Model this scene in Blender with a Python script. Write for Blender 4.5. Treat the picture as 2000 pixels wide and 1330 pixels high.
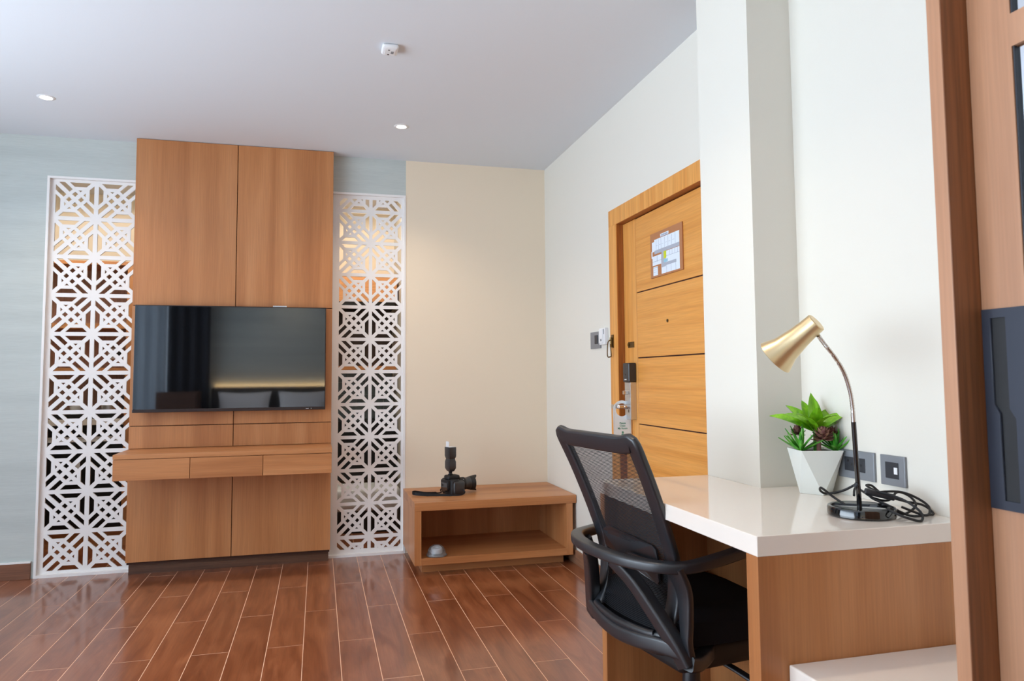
import bpy, bmesh, math, random
from mathutils import Vector, Matrix, noise
random.seed(7)
PI = math.pi
for o in list(bpy.data.objects): bpy.data.objects.remove(o, do_unlink=True)
SC = bpy.context.scene
COL = SC.collection

# ------------------------------------------------------------------ camera
cd = bpy.data.cameras.new('camera'); cam = bpy.data.objects.new('camera', cd); COL.objects.link(cam)
R_ = Vector((0.9666, -0.2561, -0.0075)); U_ = Vector((-0.0100, -0.0669, 0.9977)); F_ = Vector((0.2560, 0.9643, 0.0672))
cam.matrix_world = Matrix(((R_.x, U_.x, -F_.x, 0), (R_.y, U_.y, -F_.y, 0), (R_.z, U_.z, -F_.z, 1.1389), (0, 0, 0, 1)))
cd.sensor_width = 36; cd.lens = 1421.11*36/2000; cd.shift_y = -0.01228; cd.clip_start = 0.05
cd.dof.use_dof = True; cd.dof.focus_distance = 3.0; cd.dof.aperture_fstop = 8
SC.camera = cam

# ------------------------------------------------------------------ world, lights, exposure
SC.view_settings.view_transform = 'Standard'; SC.view_settings.look = 'None'
SC.view_settings.gamma = 1; SC.view_settings.use_curve_mapping = False
SC.view_settings.exposure = 0.48
W = bpy.data.worlds.new('world'); SC.world = W; W.use_nodes = True
W.node_tree.nodes['Background'].inputs[0].default_value = (0.62, 0.78, 1.0, 1)
W.node_tree.nodes['Background'].inputs[1].default_value = 1.2

def light(name, kind, loc, power, color, rot=(0, 0, 0), **kw):
    d = bpy.data.lights.new(name, kind); d.energy = power; d.color = color
    for k, v in kw.items(): setattr(d, k, v)
    o = bpy.data.objects.new(name, d); o.location = loc; o.rotation_euler = rot; COL.objects.link(o); return o
WARM = (1.0, 0.80, 0.60); COOL = (0.79, 0.895, 1.0)
# daylight entering by the two windows (left wall, and the wall behind the camera)
light('daylight', 'AREA', (-3.12, 1.5, 1.25), 50, COOL, (0, -PI/2, 0), shape='RECTANGLE', size=2.2, size_y=4.2)
light('daylight', 'AREA', (-2.45, -1.165, 1.35), 9, COOL, (PI/2, 0, 0), shape='RECTANGLE', size=1.0, size_y=2.1)
light('ceiling_fill', 'AREA', (-3.10, 1.5, 1.25), 58, COOL, (0, -PI/2-.55, 0), shape='RECTANGLE', size=1.6, size_y=4.2, spread=math.radians(130))  # upward lamp at the left window, added as ground bounce to brighten the ceiling

# ------------------------------------------------------------------ materials
def srgb(c):
    return tuple(((x/255)/12.92 if x/255 <= .04045 else ((x/255+.055)/1.055)**2.4) for x in c)+(1,)
def setin(n, k, v):
    if k in n.inputs: n.inputs[k].default_value = v
def mat(name, c, rough=.5, metal=0, bump=0, bscale=200, spec=.5, alpha=1, emis=None, estr=0, coat=0, ior=None, trans=0):
    m = bpy.data.materials.new(name); m.use_nodes = True; N = m.node_tree.nodes; b = N['Principled BSDF']; L = m.node_tree.links
    setin(b, 'Base Color', srgb(c)); setin(b, 'Roughness', rough); setin(b, 'Metallic', metal); setin(b, 'Specular IOR Level', spec)
    setin(b, 'Coat Weight', coat); setin(b, 'Transmission Weight', trans)
    if ior: setin(b, 'IOR', ior)
    if emis: setin(b, 'Emission Color', srgb(emis)); setin(b, 'Emission Strength', estr)
    # every material keeps a little procedural variation
    tc = N.new('ShaderNodeTexCoord'); nz = N.new('ShaderNodeTexNoise'); nz.inputs['Scale'].default_value = bscale if bump else 30
    L.new(tc.outputs['Object'], nz.inputs['Vector'])
    if bump:
        bp = N.new('ShaderNodeBump'); bp.inputs['Strength'].default_value = bump; bp.inputs['Distance'].default_value = .002
        L.new(nz.outputs['Fac'], bp.inputs['Height']); L.new(bp.outputs[0], b.inputs['Normal'])
    else:
        mr = N.new('ShaderNodeMapRange'); mr.inputs[3].default_value = rough*.92; mr.inputs[4].default_value = min(rough*1.08, 1)
        L.new(nz.outputs['Fac'], mr.inputs[0]); L.new(mr.outputs[0], b.inputs['Roughness'])
    return m
def grain(name, cols, axis='Z', rough=.42, across=9., along=.7, fine=.25, vary=.12, coat=0, bump=.05, finescale=1., distort=.6):
    m = bpy.data.materials.new(name); m.use_nodes = True; N = m.node_tree.nodes; L = m.node_tree.links; b = N['Principled BSDF']
    tc = N.new('ShaderNodeTexCoord'); oi = N.new('ShaderNodeObjectInfo')
    ml = N.new('ShaderNodeMath'); ml.operation = 'MULTIPLY'; ml.inputs[1].default_value = 37.
    L.new(oi.outputs['Random'], ml.inputs[0])
    ad = N.new('ShaderNodeVectorMath'); ad.operation = 'ADD'; L.new(tc.outputs['Object'], ad.inputs[0]); L.new(ml.outputs[0], ad.inputs[1])
    def mp(a, l):
        q = N.new('ShaderNodeMapping'); s = [a, a, a]; s['XYZ'.index(axis)] = l; q.inputs['Scale'].default_value = s
        L.new(ad.outputs[0], q.inputs[0]); return q
    n1 = N.new('ShaderNodeTexNoise'); n1.inputs['Scale'].default_value = 1; n1.inputs['Detail'].default_value = 5; n1.inputs['Distortion'].default_value = distort
    L.new(mp(across, along).outputs[0], n1.inputs['Vector'])
    n2 = N.new('ShaderNodeTexNoise'); n2.inputs['Scale'].default_value = 1; n2.inputs['Detail'].default_value = 4
    L.new(mp(170*finescale, 5*finescale).outputs[0], n2.inputs['Vector'])
    r = N.new('ShaderNodeValToRGB'); e = r.color_ramp.elements
    e[0].position = .3; e[0].color = srgb(cols[0]); e[1].position = .72; e[1].color = srgb(cols[-1])
    if len(cols) > 2: k = e.new(.5); k.color = srgb(cols[1])
    L.new(n1.outputs['Fac'], r.inputs[0])
    mx = N.new('ShaderNodeMix'); mx.data_type = 'RGBA'; mx.blend_type = 'MULTIPLY'; mx.inputs[0].default_value = 1
    mr = N.new('ShaderNodeMapRange'); mr.inputs[1].default_value = .35; mr.inputs[2].default_value = .65; mr.inputs[3].default_value = 1-fine; mr.inputs[4].default_value = 1+fine*.3
    L.new(n2.outputs['Fac'], mr.inputs[0]); L.new(r.outputs[0], mx.inputs[6]); L.new(mr.outputs[0], mx.inputs[7])
    hs = N.new('ShaderNodeHueSaturation'); mv = N.new('ShaderNodeMapRange'); mv.inputs[3].default_value = 1-vary; mv.inputs[4].default_value = 1+vary
    L.new(oi.outputs['Random'], mv.inputs[0]); L.new(mv.outputs[0], hs.inputs['Value']); L.new(mx.outputs[2], hs.inputs['Color'])
    L.new(hs.outputs[0], b.inputs['Base Color'])
    b.inputs['Roughness'].default_value = rough; setin(b, 'Coat Weight', coat); setin(b, 'Coat Roughness', .12)
    bp = N.new('ShaderNodeBump'); bp.inputs['Strength'].default_value = bump; bp.inputs['Distance'].default_value = .001
    L.new(n2.outputs['Fac'], bp.inputs['Height']); L.new(bp.outputs[0], b.inputs['Normal'])
    return m
PAINT = mat('wall_paint', (224, 221, 211), .62, bump=.08, bscale=260, spec=.3)
CREAM = mat('cream_paint', (234, 219, 196), .6, bump=.08, bscale=260, spec=.3)
CEIL = mat('ceiling_paint', (220, 226, 232), .8, bump=.05, bscale=200, spec=.2)
PAPER = grain('grey_green_wallpaper', [(184, 192, 189), (192, 200, 197), (200, 207, 203)], 'X', .55, across=9, along=.5, fine=.06, vary=0, bump=.15, finescale=3, distort=.1)
V1 = [(168, 107, 62), (187, 125, 76), (200, 140, 92)]
WV = grain('veneer_vertical', V1, 'Z', .38, across=8, along=.35, fine=.10, vary=.03)
WX = grain('veneer_lengthwise', V1, 'X', .38, across=10, along=.6, fine=.10, vary=.03)
WY = grain('veneer_crosswise', V1, 'Y', .38, across=10, along=.6, fine=.10, vary=.03)
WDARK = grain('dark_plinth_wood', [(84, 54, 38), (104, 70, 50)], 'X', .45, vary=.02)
WSKIRT = grain('skirting_wood', [(128, 90, 66), (150, 108, 82)], 'Y', .45, vary=.02)
WSKIRTX = grain('skirting_wood_lengthwise', [(120, 76, 52), (140, 92, 64)], 'X', .45, vary=.02)
D1 = [(214, 142, 62), (226, 157, 77), (232, 166, 88)]
DH = grain('door_veneer_horizontal', D1, 'Y', .42, across=30, along=.35, fine=.10, vary=.015, distort=.25)
DV = grain('door_veneer_vertical', D1, 'Z', .42, across=26, along=.6, fine=.14, vary=.0)
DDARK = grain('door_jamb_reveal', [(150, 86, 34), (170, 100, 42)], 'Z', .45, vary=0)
WARDV = grain('wardrobe_veneer', [(166, 118, 86), (182, 134, 102), (196, 150, 118)], 'Z', .4, across=14, along=.4, fine=.08, vary=.02)
WARDSHADE = grain('wardrobe_shaded_veneer', [(122, 72, 40), (140, 86, 50)], 'Z', .45, vary=0)  # wardrobe veneer darkened, with the shade of the reveal put into its colour
PLANK = grain('glossy_brown_floor_plank', [(118, 62, 34), (140, 80, 48), (160, 98, 63)], 'Y', .30, across=14, along=2.2, fine=.12, vary=.10, coat=.6, bump=.04, distort=1.4)
GROUT = mat('floor_grout', (232, 190, 160), .8, bump=.1)
JOINT = mat('dark_joint', (62, 32, 18), .8)
WHITE = mat('white_lacquer', (238, 236, 234), .38)
STONE = mat('white_polished_quartz', (238, 229, 219), .09, spec=.6, coat=.3)
BLACKPL = mat('black_plastic', (30, 33, 38), .38, bump=.03, bscale=900, spec=.8)
BLACKMAT = mat('black_matte_plastic', (22, 22, 24), .6, bump=.1, bscale=700)
BLACKGL = mat('gloss_black', (8, 9, 12), .08, spec=.7, coat=.4)
FABRIC = mat('black_seat_fabric', (20, 22, 28), .9, bump=.5, bscale=900, spec=.2)
MESHM = mat('black_mesh_thread', (22, 24, 28), .6, spec=.3)
SCREEN = mat('television_glass', (9, 11, 14), .03, spec=.5, ior=2.0)
TVB = mat('television_bezel', (40, 26, 24), .3)
CHROME = mat('brushed_chrome', (205, 200, 195), .2, metal=1)
STEEL = mat('satin_steel', (214, 216, 220), .32, metal=1)
GOLD = mat('brushed_gold', (224, 202, 160), .36, metal=1, bump=.03, bscale=500)
BRASS = mat('aged_brass', (120, 98, 62), .35, metal=1)
PLATE = mat('grey_metal_plate', (138, 143, 150), .4, metal=.4)
DKPLATE = mat('dark_socket', (42, 45, 52), .45)
WHPL = mat('white_plastic', (232, 234, 236), .4)
POTM = mat('matte_white_ceramic', (228, 232, 226), .55)
SOIL = mat('dark_gravel', (30, 32, 30), .9, bump=1., bscale=150)
LEAFB = grain('bright_green_leaf', [(98, 158, 18), (124, 186, 28), (150, 205, 48)], 'Z', .4, across=60, along=8, fine=.1, vary=.1)
LEAFD = grain('deep_green_leaf', [(36, 128, 30), (74, 162, 44), (116, 186, 66)], 'Z', .45, across=60, along=12, fine=.1, vary=.15)
LEAFR = grain('burgundy_leaf', [(96, 56, 58), (126, 84, 78), (150, 120, 84)], 'Z', .5, across=60, along=20, fine=.1, vary=.2)
TAGM = mat('tag_card', (228, 240, 246), .5)
TAGG = mat('tag_green_print', (70, 150, 136), .6)
TAGL = mat('tag_border_print', (176, 202, 214), .6)
SIGNB = mat('sign_brown_board', (178, 118, 76), .45)
SIGNW = mat('sign_white_print', (226, 236, 246), .5)
SIGNG = mat('sign_grey_print', (172, 178, 190), .5)
SIGNY = mat('sign_yellow_print', (206, 214, 40), .5)
SIGNC = mat('sign_blue_print', (150, 196, 214), .5)
SIGNL = mat('sign_line_print', (130, 140, 165), .5)
MIRROR = mat('mirror', (226, 232, 238), .03, metal=1)
HANDM = mat('black_anodised_handle', (44, 48, 60), .42, metal=.2)
DKCAB = mat('black_cabinet', (18, 19, 21), .3)
BACKBR = grain('mauve_brown_back_panel', [(176, 134, 116), (190, 148, 130)], 'Z', .5, vary=.03)
TILE = mat('blue_grey_glazed_tile', (112, 128, 138), .15)
LED = mat('downlight_emitter', (255, 250, 238), .5, emis=(255, 246, 228), estr=14)
LEDW = mat('led_strip_warm', (255, 190, 100), .5, emis=(255, 176, 84), estr=2)
BED = mat('white_bed_linen', (226, 226, 230), .85, bump=.2, bscale=60)
HEAD = mat('dark_upholstery', (58, 54, 52), .8, bump=.3, bscale=300)
CURT = mat('dark_curtain_fabric', (38, 38, 44), .9, bump=.3, bscale=300)
SHEER = mat('pale_curtain_fabric', (196, 202, 208), .9, bump=.2, bscale=300)
_n = SHEER.node_tree.nodes; _t = _n.new('ShaderNodeBsdfTranslucent'); _t.inputs[0].default_value = srgb((214, 220, 226)); _m = _n.new('ShaderNodeMixShader'); _m.inputs[0].default_value = .6
SHEER.node_tree.links.new(_n['Principled BSDF'].outputs[0], _m.inputs[1]); SHEER.node_tree.links.new(_t.outputs[0], _m.inputs[2]); SHEER.node_tree.links.new(_m.outputs[0], _n['Material Output'].inputs[0])
CLEARP = mat('clear_plastic', (235, 240, 245), .08, trans=.85, ior=1.35)
GLASS = mat('window_glass', (240, 246, 250), .02, trans=1, ior=1.05)
CARPETG = mat('outside_ground', (120, 130, 120), .9)
BOTR = mat('red_label', (196, 40, 50), .5); BOTB = mat('blue_label', (40, 60, 150), .5)

# ------------------------------------------------------------------ object helpers
MW = {}
def T(name, label, cat, loc, rz=0, group=None):
    o = bpy.data.objects.new(name, None); o.empty_display_size = .05; COL.objects.link(o)
    o.location = loc; o.rotation_euler = (0, 0, rz); o['label'] = label; o['category'] = cat
    if group: o['group'] = group
    MW[o] = Matrix.Translation(loc) @ Matrix.Rotation(rz, 4, 'Z'); return o
def tag(o, label, cat, group=None):
    o['label'] = label; o['category'] = cat
    if group: o['group'] = group
    return o
def P(name, bm, m, parent=None, local=False, smooth=False, label=None, kind=None, origin=None):
    mats = m if isinstance(m, (list, tuple)) else [m]
    if parent is not None and not local: bm.transform(MW[parent].inverted())
    if parent is None and origin is not None: bm.transform(Matrix.Translation(-Vector(origin)))
    bmesh.ops.recalc_face_normals(bm, faces=bm.faces)
    me = bpy.data.meshes.new(name); bm.to_mesh(me); bm.free()
    for q in mats: me.materials.append(q)
    if smooth:
        me.polygons.foreach_set('use_smooth', [True]*len(me.polygons))
        try: me.set_sharp_from_angle(angle=math.radians(38))
        except Exception: pass
    o = bpy.data.objects.new(name, me); COL.objects.link(o)
    if parent is not None: o.parent = parent; MW[o] = MW[parent]
    else:
        o.location = origin or (0, 0, 0); MW[o] = Matrix.Translation(origin or (0, 0, 0))
    if label: o['label'] = label
    if kind: o['kind'] = kind
    return o
def S(name, bm, m, **k): return P(name, bm, m, kind='structure', **k)
def B(x0, x1, y0, y1, z0, z1, bev=0, seg=2, bm=None, M=None):
    t = bmesh.new(); bmesh.ops.create_cube(t, size=1)
    for v in t.verts: v.co = Vector(((x0+x1)/2+v.co.x*(x1-x0), (y0+y1)/2+v.co.y*(y1-y0), (z0+z1)/2+v.co.z*(z1-z0)))
    if bev: bmesh.ops.bevel(t, geom=t.edges[:], offset=bev, segments=seg, profile=.5, affect='EDGES')
    if M: t.transform(M)
    if bm is None: return t
    return join(bm, t)
def join(bm, t, mi=0):
    me = bpy.data.meshes.new('tmp'); t.to_mesh(me); t.free(); n0 = len(bm.faces); bm.from_mesh(me); bpy.data.meshes.remove(me)
    bm.faces.ensure_lookup_table()
    for i in range(n0, len(bm.faces)): bm.faces[i].material_index = mi
    return bm
def lathe(prof, n=32, M=None):
    bm = bmesh.new(); rings = []
    for r, z in prof:
        if r < 1e-6: rings.append([bm.verts.new((0, 0, z))])
        else: rings.append([bm.verts.new((r*math.cos(2*PI*i/n), r*math.sin(2*PI*i/n), z)) for i in range(n)])
    for a, b in zip(rings, rings[1:]):
        for i in range(n):
            j = (i+1) % n
            if len(a) == 1 and len(b) == 1: continue
            if len(a) == 1: bm.faces.new((a[0], b[i], b[j]))
            elif len(b) == 1: bm.faces.new((a[i], a[j], b[0]))
            else: bm.faces.new((a[i], a[j], b[j], b[i]))
    if M: bm.transform(M)
    return bm
def smoothpath(pts, n=6):
    pts = [Vector(p) for p in pts]; out = []
    for i in range(len(pts)-1):
        p0 = pts[max(i-1, 0)]; p1 = pts[i]; p2 = pts[i+1]; p3 = pts[min(i+2, len(pts)-1)]
        for k in range(n):
            t = k/n
            out.append(.5*((2*p1)+(-p0+p2)*t+(2*p0-5*p1+4*p2-p3)*t*t+(-p0+3*p1-3*p2+p3)*t**3))
    out.append(pts[-1]); return out
def sweep(pts, sec, up=(0, 0, 1), closed=False, scale=None, bm=None):
    """sweep a 2D section (list of (a,b): a sideways, b along up) along pts; scale(i/n)->(sa,sb)"""
    if bm is None: bm = bmesh.new()
    pts = [Vector(p) for p in pts]; n = len(pts); rings = []; up = Vector(up)
    for i, p in enumerate(pts):
        if closed: t = pts[(i+1) % n]-pts[i-1]
        else: t = pts[min(i+1, n-1)]-pts[max(i-1, 0)]
        t.normalize(); s = t.cross(up)
        if s.length < 1e-4: s = t.cross(Vector((1, 0, 0)))
        s.normalize(); u = s.cross(t).normalized()
        sa, sb = scale(i/(n-1)) if scale else (1, 1)
        rings.append([bm.verts.new(p+s*a*sa+u*b*sb) for a, b in sec])
    m = len(sec)
    for k in range(n if closed else n-1):
        a, b = rings[k], rings[(k+1) % n]
        for i in range(m): bm.faces.new((a[i], a[(i+1) % m], b[(i+1) % m], b[i]))
    if not closed:
        bm.faces.new(rings[0][::-1]); bm.faces.new(rings[-1])
    return bm
def circ(r, n=10): return [(r*math.cos(2*PI*i/n), r*math.sin(2*PI*i/n)) for i in range(n)]
def rrect(w, h, r=.004, n=3):
    o = []
    for cx, cy, a0 in ((w/2-r, h/2-r, 0), (-w/2+r, h/2-r, 90), (-w/2+r, -h/2+r, 180), (w/2-r, -h/2+r, 270)):
        for k in range(n+1):
            a = math.radians(a0+90*k/n); o.append((cx+r*math.cos(a), cy+r*math.sin(a)))
    return o
def plate(outer, holes, thick, M):
    """flat plate with holes cut through it: 2D filled curve turned to a mesh"""
    cu = bpy.data.curves.new('c', 'CURVE'); cu.dimensions = '2D'; cu.fill_mode = 'BOTH'; cu.extrude = thick/2
    for poly in [outer]+holes:
        sp = cu.splines.new('POLY'); sp.points.add(len(poly)-1); sp.use_cyclic_u = True
        for i, (x, y) in enumerate(poly): sp.points[i].co = (x, y, 0, 1)
    ob = bpy.data.objects.new('c', cu); COL.objects.link(ob)
    dg = bpy.context.evaluated_depsgraph_get(); me = bpy.data.meshes.new_from_object(ob.evaluated_get(dg))
    bm = bmesh.new(); bm.from_mesh(me); bmesh.ops.remove_doubles(bm, verts=bm.verts, dist=1e-5)
    bpy.data.objects.remove(ob); bpy.data.curves.remove(cu); bpy.data.meshes.remove(me)
    bm.transform(M); return bm
def textmesh(body, size, M, thick=.0004):
    cu = bpy.data.curves.new('t', 'FONT'); cu.body = body; cu.size = size; cu.align_x = 'CENTER'; cu.extrude = thick; cu.offset = .0003
    ob = bpy.data.objects.new('t', cu); COL.objects.link(ob)
    dg = bpy.context.evaluated_depsgraph_get(); me = bpy.data.meshes.new_from_object(ob.evaluated_get(dg))
    bm = bmesh.new(); bm.from_mesh(me); bpy.data.objects.remove(ob); bpy.data.curves.remove(cu); bpy.data.meshes.remove(me)
    bm.transform(M); return bm

# ------------------------------------------------------------------ the room
XR, YF, ZC = 1.532, 4.845, 2.6
XL, YB, YE = -3.2, -1.2, 6.3          # left wall, wall behind the camera, end of the space behind the partition
floor = S('floor', B(XL, XR, YB, YE, -.08, -.0005), GROUT)
PW, PL_, G = .1492, .912, .0027
pm = {}
def plank(x0, x1, y0, y1, stuff=None):
    if stuff is not None:
        B(x0+G/2, x1-G/2, y0+G/2, y1-G/2, -.012, 0, bm=stuff); return
    key = (round(x1-x0, 3), round(y1-y0, 3))
    if key not in pm:
        w, l = key; t = B(-w/2+G/2, w/2-G/2, -l/2+G/2, l/2-G/2, -.012, 0, bev=.0004, seg=1)
        me = bpy.data.meshes.new('plank'); t.to_mesh(me); t.free(); me.materials.append(PLANK); pm[key] = me
    o = bpy.data.objects.new('plank', pm[key]); COL.objects.link(o); o.parent = floor
    o.location = ((x0+x1)/2, (y0+y1)/2, random.uniform(-.0002, .0002))
rest = bmesh.new(); cnt = 0
n0 = math.ceil((XL+.0527)/PW)-1; n1 = int((XR+.0527)/PW)+1
for n in range(n0, n1+1):
    x0 = max(-.0527+PW*n, XL); x1 = min(-.0527+PW*(n+1), XR)
    if x1-x0 < .01: continue
    off = 3.785 if n % 2 == 0 else 4.2405
    k = -7
    while True:
        y0 = off+PL_*k; y1 = y0+PL_; k += 1
        if y1 <= YB: continue
        if y0 >= YE: break
        y0c, y1c = max(y0, YB), min(y1, YE)
        if y1c-y0c < .01: continue
        if y1c > .2 and y0c < YF+.1 and x0 > -2.95: plank(x0, x1, y0c, y1c); cnt += 1
        else: plank(x0, x1, y0c, y1c, rest)
P('distant_planks', rest, PLANK, floor, kind='stuff')

S('ceiling', B(XL-.1, XR+.1, YB-.1, YE+.1, ZC, ZC+.1), CEIL)
S('wall_right', B(XR, XR+.12, YB-.1, YE+.1, -.08, ZC), PAINT)
wl = B(XL-.12, XL, YB-.1, -.7, -.08, ZC); B(XL-.12, XL, 3.7, YE+.1, -.08, ZC, bm=wl)
B(XL-.12, XL, -.7, 3.7, -.08, .12, bm=wl); B(XL-.12, XL, -.7, 3.7, 2.35, ZC, bm=wl)
S('wall_left', wl, PAINT)
wb = B(XL, -3.0, YB-.1, YB, -.08, ZC); B(-1.9, XR, YB-.1, YB, -.08, ZC, bm=wb)
B(-3.0, -1.9, YB-.1, YB, -.08, .25, bm=wb); B(-3.0, -1.9, YB-.1, YB, 2.45, ZC, bm=wb)
S('wall_back', wb, PAPER)
wf = B(XL, -1.5792, YF, YF+.1, 0, ZC); B(-1.5792, .5546, YF, YF+.1, 2.361, ZC, bm=wf)
B(-1.045, .05, YF, YF+.1, 0, 2.361, bm=wf)
S('wall_far', wf, PAPER)
S('wall_far_right', B(.5546, XR, YF-.0005, YF+.1, 0, ZC), CREAM)
S('wall_end', B(XL, XR, YE, YE+.1, -.08, ZC), CREAM)
# pier beside the door, above and behind the desk
S('wall_pier', B(1.368, XR, 2.0725, 2.3985, 0, ZC), PAINT)
S('baseboard_far', B(XL, -1.592, YF-.014, YF, 0, .092, bev=.002), WSKIRTX)
S('trim_1', B(XL, -1.592, YF-.016, YF, .092, .1), WHITE)
sk = B(XR-.012, XR, 3.665, YF-.002, 0, .085, bev=.002)
S('baseboard_right', sk, WSKIRT)
S('baseboard_left', B(XL, XL+.014, YB, YF, 0, .09), WSKIRT)
# windows: frame and pane (left wall, back wall)
def window(name, x0, x1, y0, y1, z0, z1, axis):
    f = bmesh.new(); w = .05
    if axis == 'x':
        for a, b in ((y0, y0+w), (y1-w, y1), ((y0+y1)/2-w/2, (y0+y1)/2+w/2)): B(x0, x1, a, b, z0, z1, bm=f)
        for a, b in ((z0, z0+w), (z1-w, z1)): B(x0, x1, y0, y1, a, b, bm=f)
        pane = B((x0+x1)/2-.003, (x0+x1)/2+.003, y0+w, y1-w, z0+w, z1-w)
    else:
        for a, b in ((x0, x0+w), (x1-w, x1)): B(a, b, y0, y1, z0, z1, bm=f)
        for a, b in ((z0, z0+w), (z1-w, z1)): B(x0, x1, y0, y1, a, b, bm=f)
        pane = B(x0+w, x1-w, (y0+y1)/2-.003, (y0+y1)/2+.003, z0+w, z1-w)
    o = S(name, f, WHITE); P('pane', pane, GLASS, o)
window('window_1', XL-.1, XL-.04, -.7, 3.7, .12, 2.35, 'x')
window('window_2', -3.0, -1.9, YB-.08, YB-.03, .25, 2.45, 'y')

# ------------------------------------------------------------------ lattice screens
def cell_holes():
    s2 = math.sqrt(2)
    def wt(w, t):   # w=(x-y)/s2, t=(x+y-1)/s2
        return ((w*s2+t*s2+1)/2, (t*s2+1-w*s2)/2)
    e = .050
    def at_y(w, y): return (y+w*s2, y)
    trap = [at_y(.228, e), (1-.0707-e, e), (.93-.165, .165), at_y(.228, .165)]
    slot = [at_y(.05, e), at_y(.15, e), wt(.15, -.23), wt(.05, -.23)]
    tri = [at_y(.228, .25), (.929-.25, .25), wt(.228, -.05)]
    m1 = lambda p: (p[1], p[0]); m2 = lambda p: (1-p[1], 1-p[0])
    H = []
    for poly in (trap, slot, tri):
        a = poly; b = [m1(p) for p in a]; H += [a, b, [m2(p) for p in a], [m2(p) for p in b]]
    for sw in (-1, 1):
        for st in (-1, 1):
            H.append([wt(sw*.05, st*.05), wt(sw*.05, st*.15), wt(sw*.15, st*.15), wt(sw*.15, st*.05)])
    return H
def clipz(poly, z0, z1):
    for lim, sg in ((z0, 1), (z1, -1)):
        out = []
        for i in range(len(poly)):
            a, b = poly[i-1], poly[i]; da, db = (a[1]-lim)*sg, (b[1]-lim)*sg
            if (da >= 0) != (db >= 0):
                t = da/(da-db); out.append((a[0]+(b[0]-a[0])*t, lim))
            if db >= 0: out.append(b)
        poly = out
        if len(poly) < 3: return None
    area = sum(poly[i-1][0]*poly[i][1]-poly[i][0]*poly[i-1][1] for i in range(len(poly)))/2
    return poly if abs(area) > 1e-5 else None
def lattice(xc, ztop, p, rows, x0, x1, z0, z1, zin0, zin1):
    H = []
    for r in rows:
        for c in (0, 1):
            flip = (r % 2 != 0) != (c == 1)
            for h in cell_holes():
                q = []
                for (x, y) in h:
                    if flip: x = 1-x
                    q.append((xc-p+p*(x+c), ztop-p*(r+y)))
                q = clipz(q, zin0, zin1)
                if q: H.append(q)
    outer = [(x0, z0), (x1, z0), (x1, z1), (x0, z1)]
    return plate(outer, H, .014, Matrix.Translation((0, YF+.026, 0)) @ Matrix.Rotation(PI/2, 4, 'X'))
def screen(label, xa, xb, z1, lat, vis_left):
    t = T('lattice_screen', label, 'screen', ((xa+xb)/2, YF+.03, 0), group=None)
    P('lattice_panel', lat, WHITE, t)
    f = bmesh.new(); w = .013
    B(xa, xa+w, YF-.004, YF+.05, 0, z1, bm=f); B(xb-w, xb, YF-.004, YF+.05, 0, z1, bm=f)
    P('side_frame', f, WHITE, t)
    P('top_frame', B(xa+w, xb-w, YF-.004, YF+.05, z1-w, z1), WHITE, t)
    P('bottom_frame', B(xa+w, xb-w, YF-.006, YF+.05, 0, .016), WHITE, t)
screen('tall white fretwork screen left of the television panel', -1.5785, -1.0455, 2.361,
       lattice(-1.319, 2.3445, .2324, range(10), -1.5655, -1.0585, .016, 2.348, .03, 2.34), True)
screen('tall white fretwork screen between television panel and cream wall', .0505, .554, 2.361,
       lattice(.325, 2.244, .2127, range(-1, 11), .0635, .541, .016, 2.348, .042, 2.325), False)

# ------------------------------------------------------------------ television panel with floating drawer shelf
XA, XB, YP, YS = -1.0782, .0787, 4.750, 4.4115
XM = -.5004; J = .0022
tp = T('panelled_wall_unit', 'tall brown veneer wall panel with floating drawer shelf behind the television', 'wall unit', ((XA+XB)/2, YP, 0))
P('backing_board', B(XA+.004, XB-.004, YP+.012, YF-.001, .06, ZC-.002), JOINT, tp)
rows = [(.0726, .5899), (.7312, .8646), (.8646, 1.5815), (1.5815, ZC-.001)]
for (za, zb) in rows:
    for (a, b) in ((XA, XM), (XM, XB)):
        P('veneer_panel', B(a+(J if a == XM else 0), b-(J if b == XM else 0), YP, YP+.016, za+J, zb-J, bev=.0008, seg=1), WV, tp)
P('edge_panel', B(XA, XA+.004, YP+.016, YF-.001, .0726, ZC-.002), WV, tp)
P('edge_panel', B(XB-.004, XB, YP+.016, YF-.001, .0726, ZC-.002), WV, tp)
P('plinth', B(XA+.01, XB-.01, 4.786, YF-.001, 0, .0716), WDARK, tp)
P('shelf_top', B(XA, XB, YS, YP+.016, .706, .7312, bev=.001), WX, tp)
dr = P('drawer_carcass', B(XA+.002, XB-.002, YS+.02, YP+.016, .5899, .704), WX, tp)
for a, b in ((XA, -.688), (-.688, -.302), (-.302, XB)):
    P('drawer_front', B(a+J/1.5, b-J/1.5, YS, YS+.018, .5899, .703, bev=.0008, seg=1), WX, tp)

# television
t = T('television', 'wide flat black television mounted on the brown veneer panel', 'television', (-.5, 4.70, .947))
P('screen', B(-1.041, .036, 4.670, 4.674, .966, 1.573), SCREEN, t)
f = bmesh.new(); B(-1.046, .041, 4.672, 4.70, .949, 1.579, bev=.003, bm=f)
P('bezel', f, TVB, t); P('chin', B(-1.046, .041, 4.666, 4.684, .947, .965, bev=.002), TVB, t)
P('rear_case', B(-.9, -.1, 4.70, 4.7495, 1.0, 1.5, bev=.01), BLACKMAT, t)
P('sensor_strip', B(-.276, -.196, 4.674, 4.70, 1.579, 1.586), STEEL, t)
P('indicator', B(-.045, -.042, 4.6645, 4.6665, .954, .958), WHPL, t)
P('brand_mark', B(-.075, -.058, 4.6648, 4.6665, .954, .957), STEEL, t)

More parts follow.
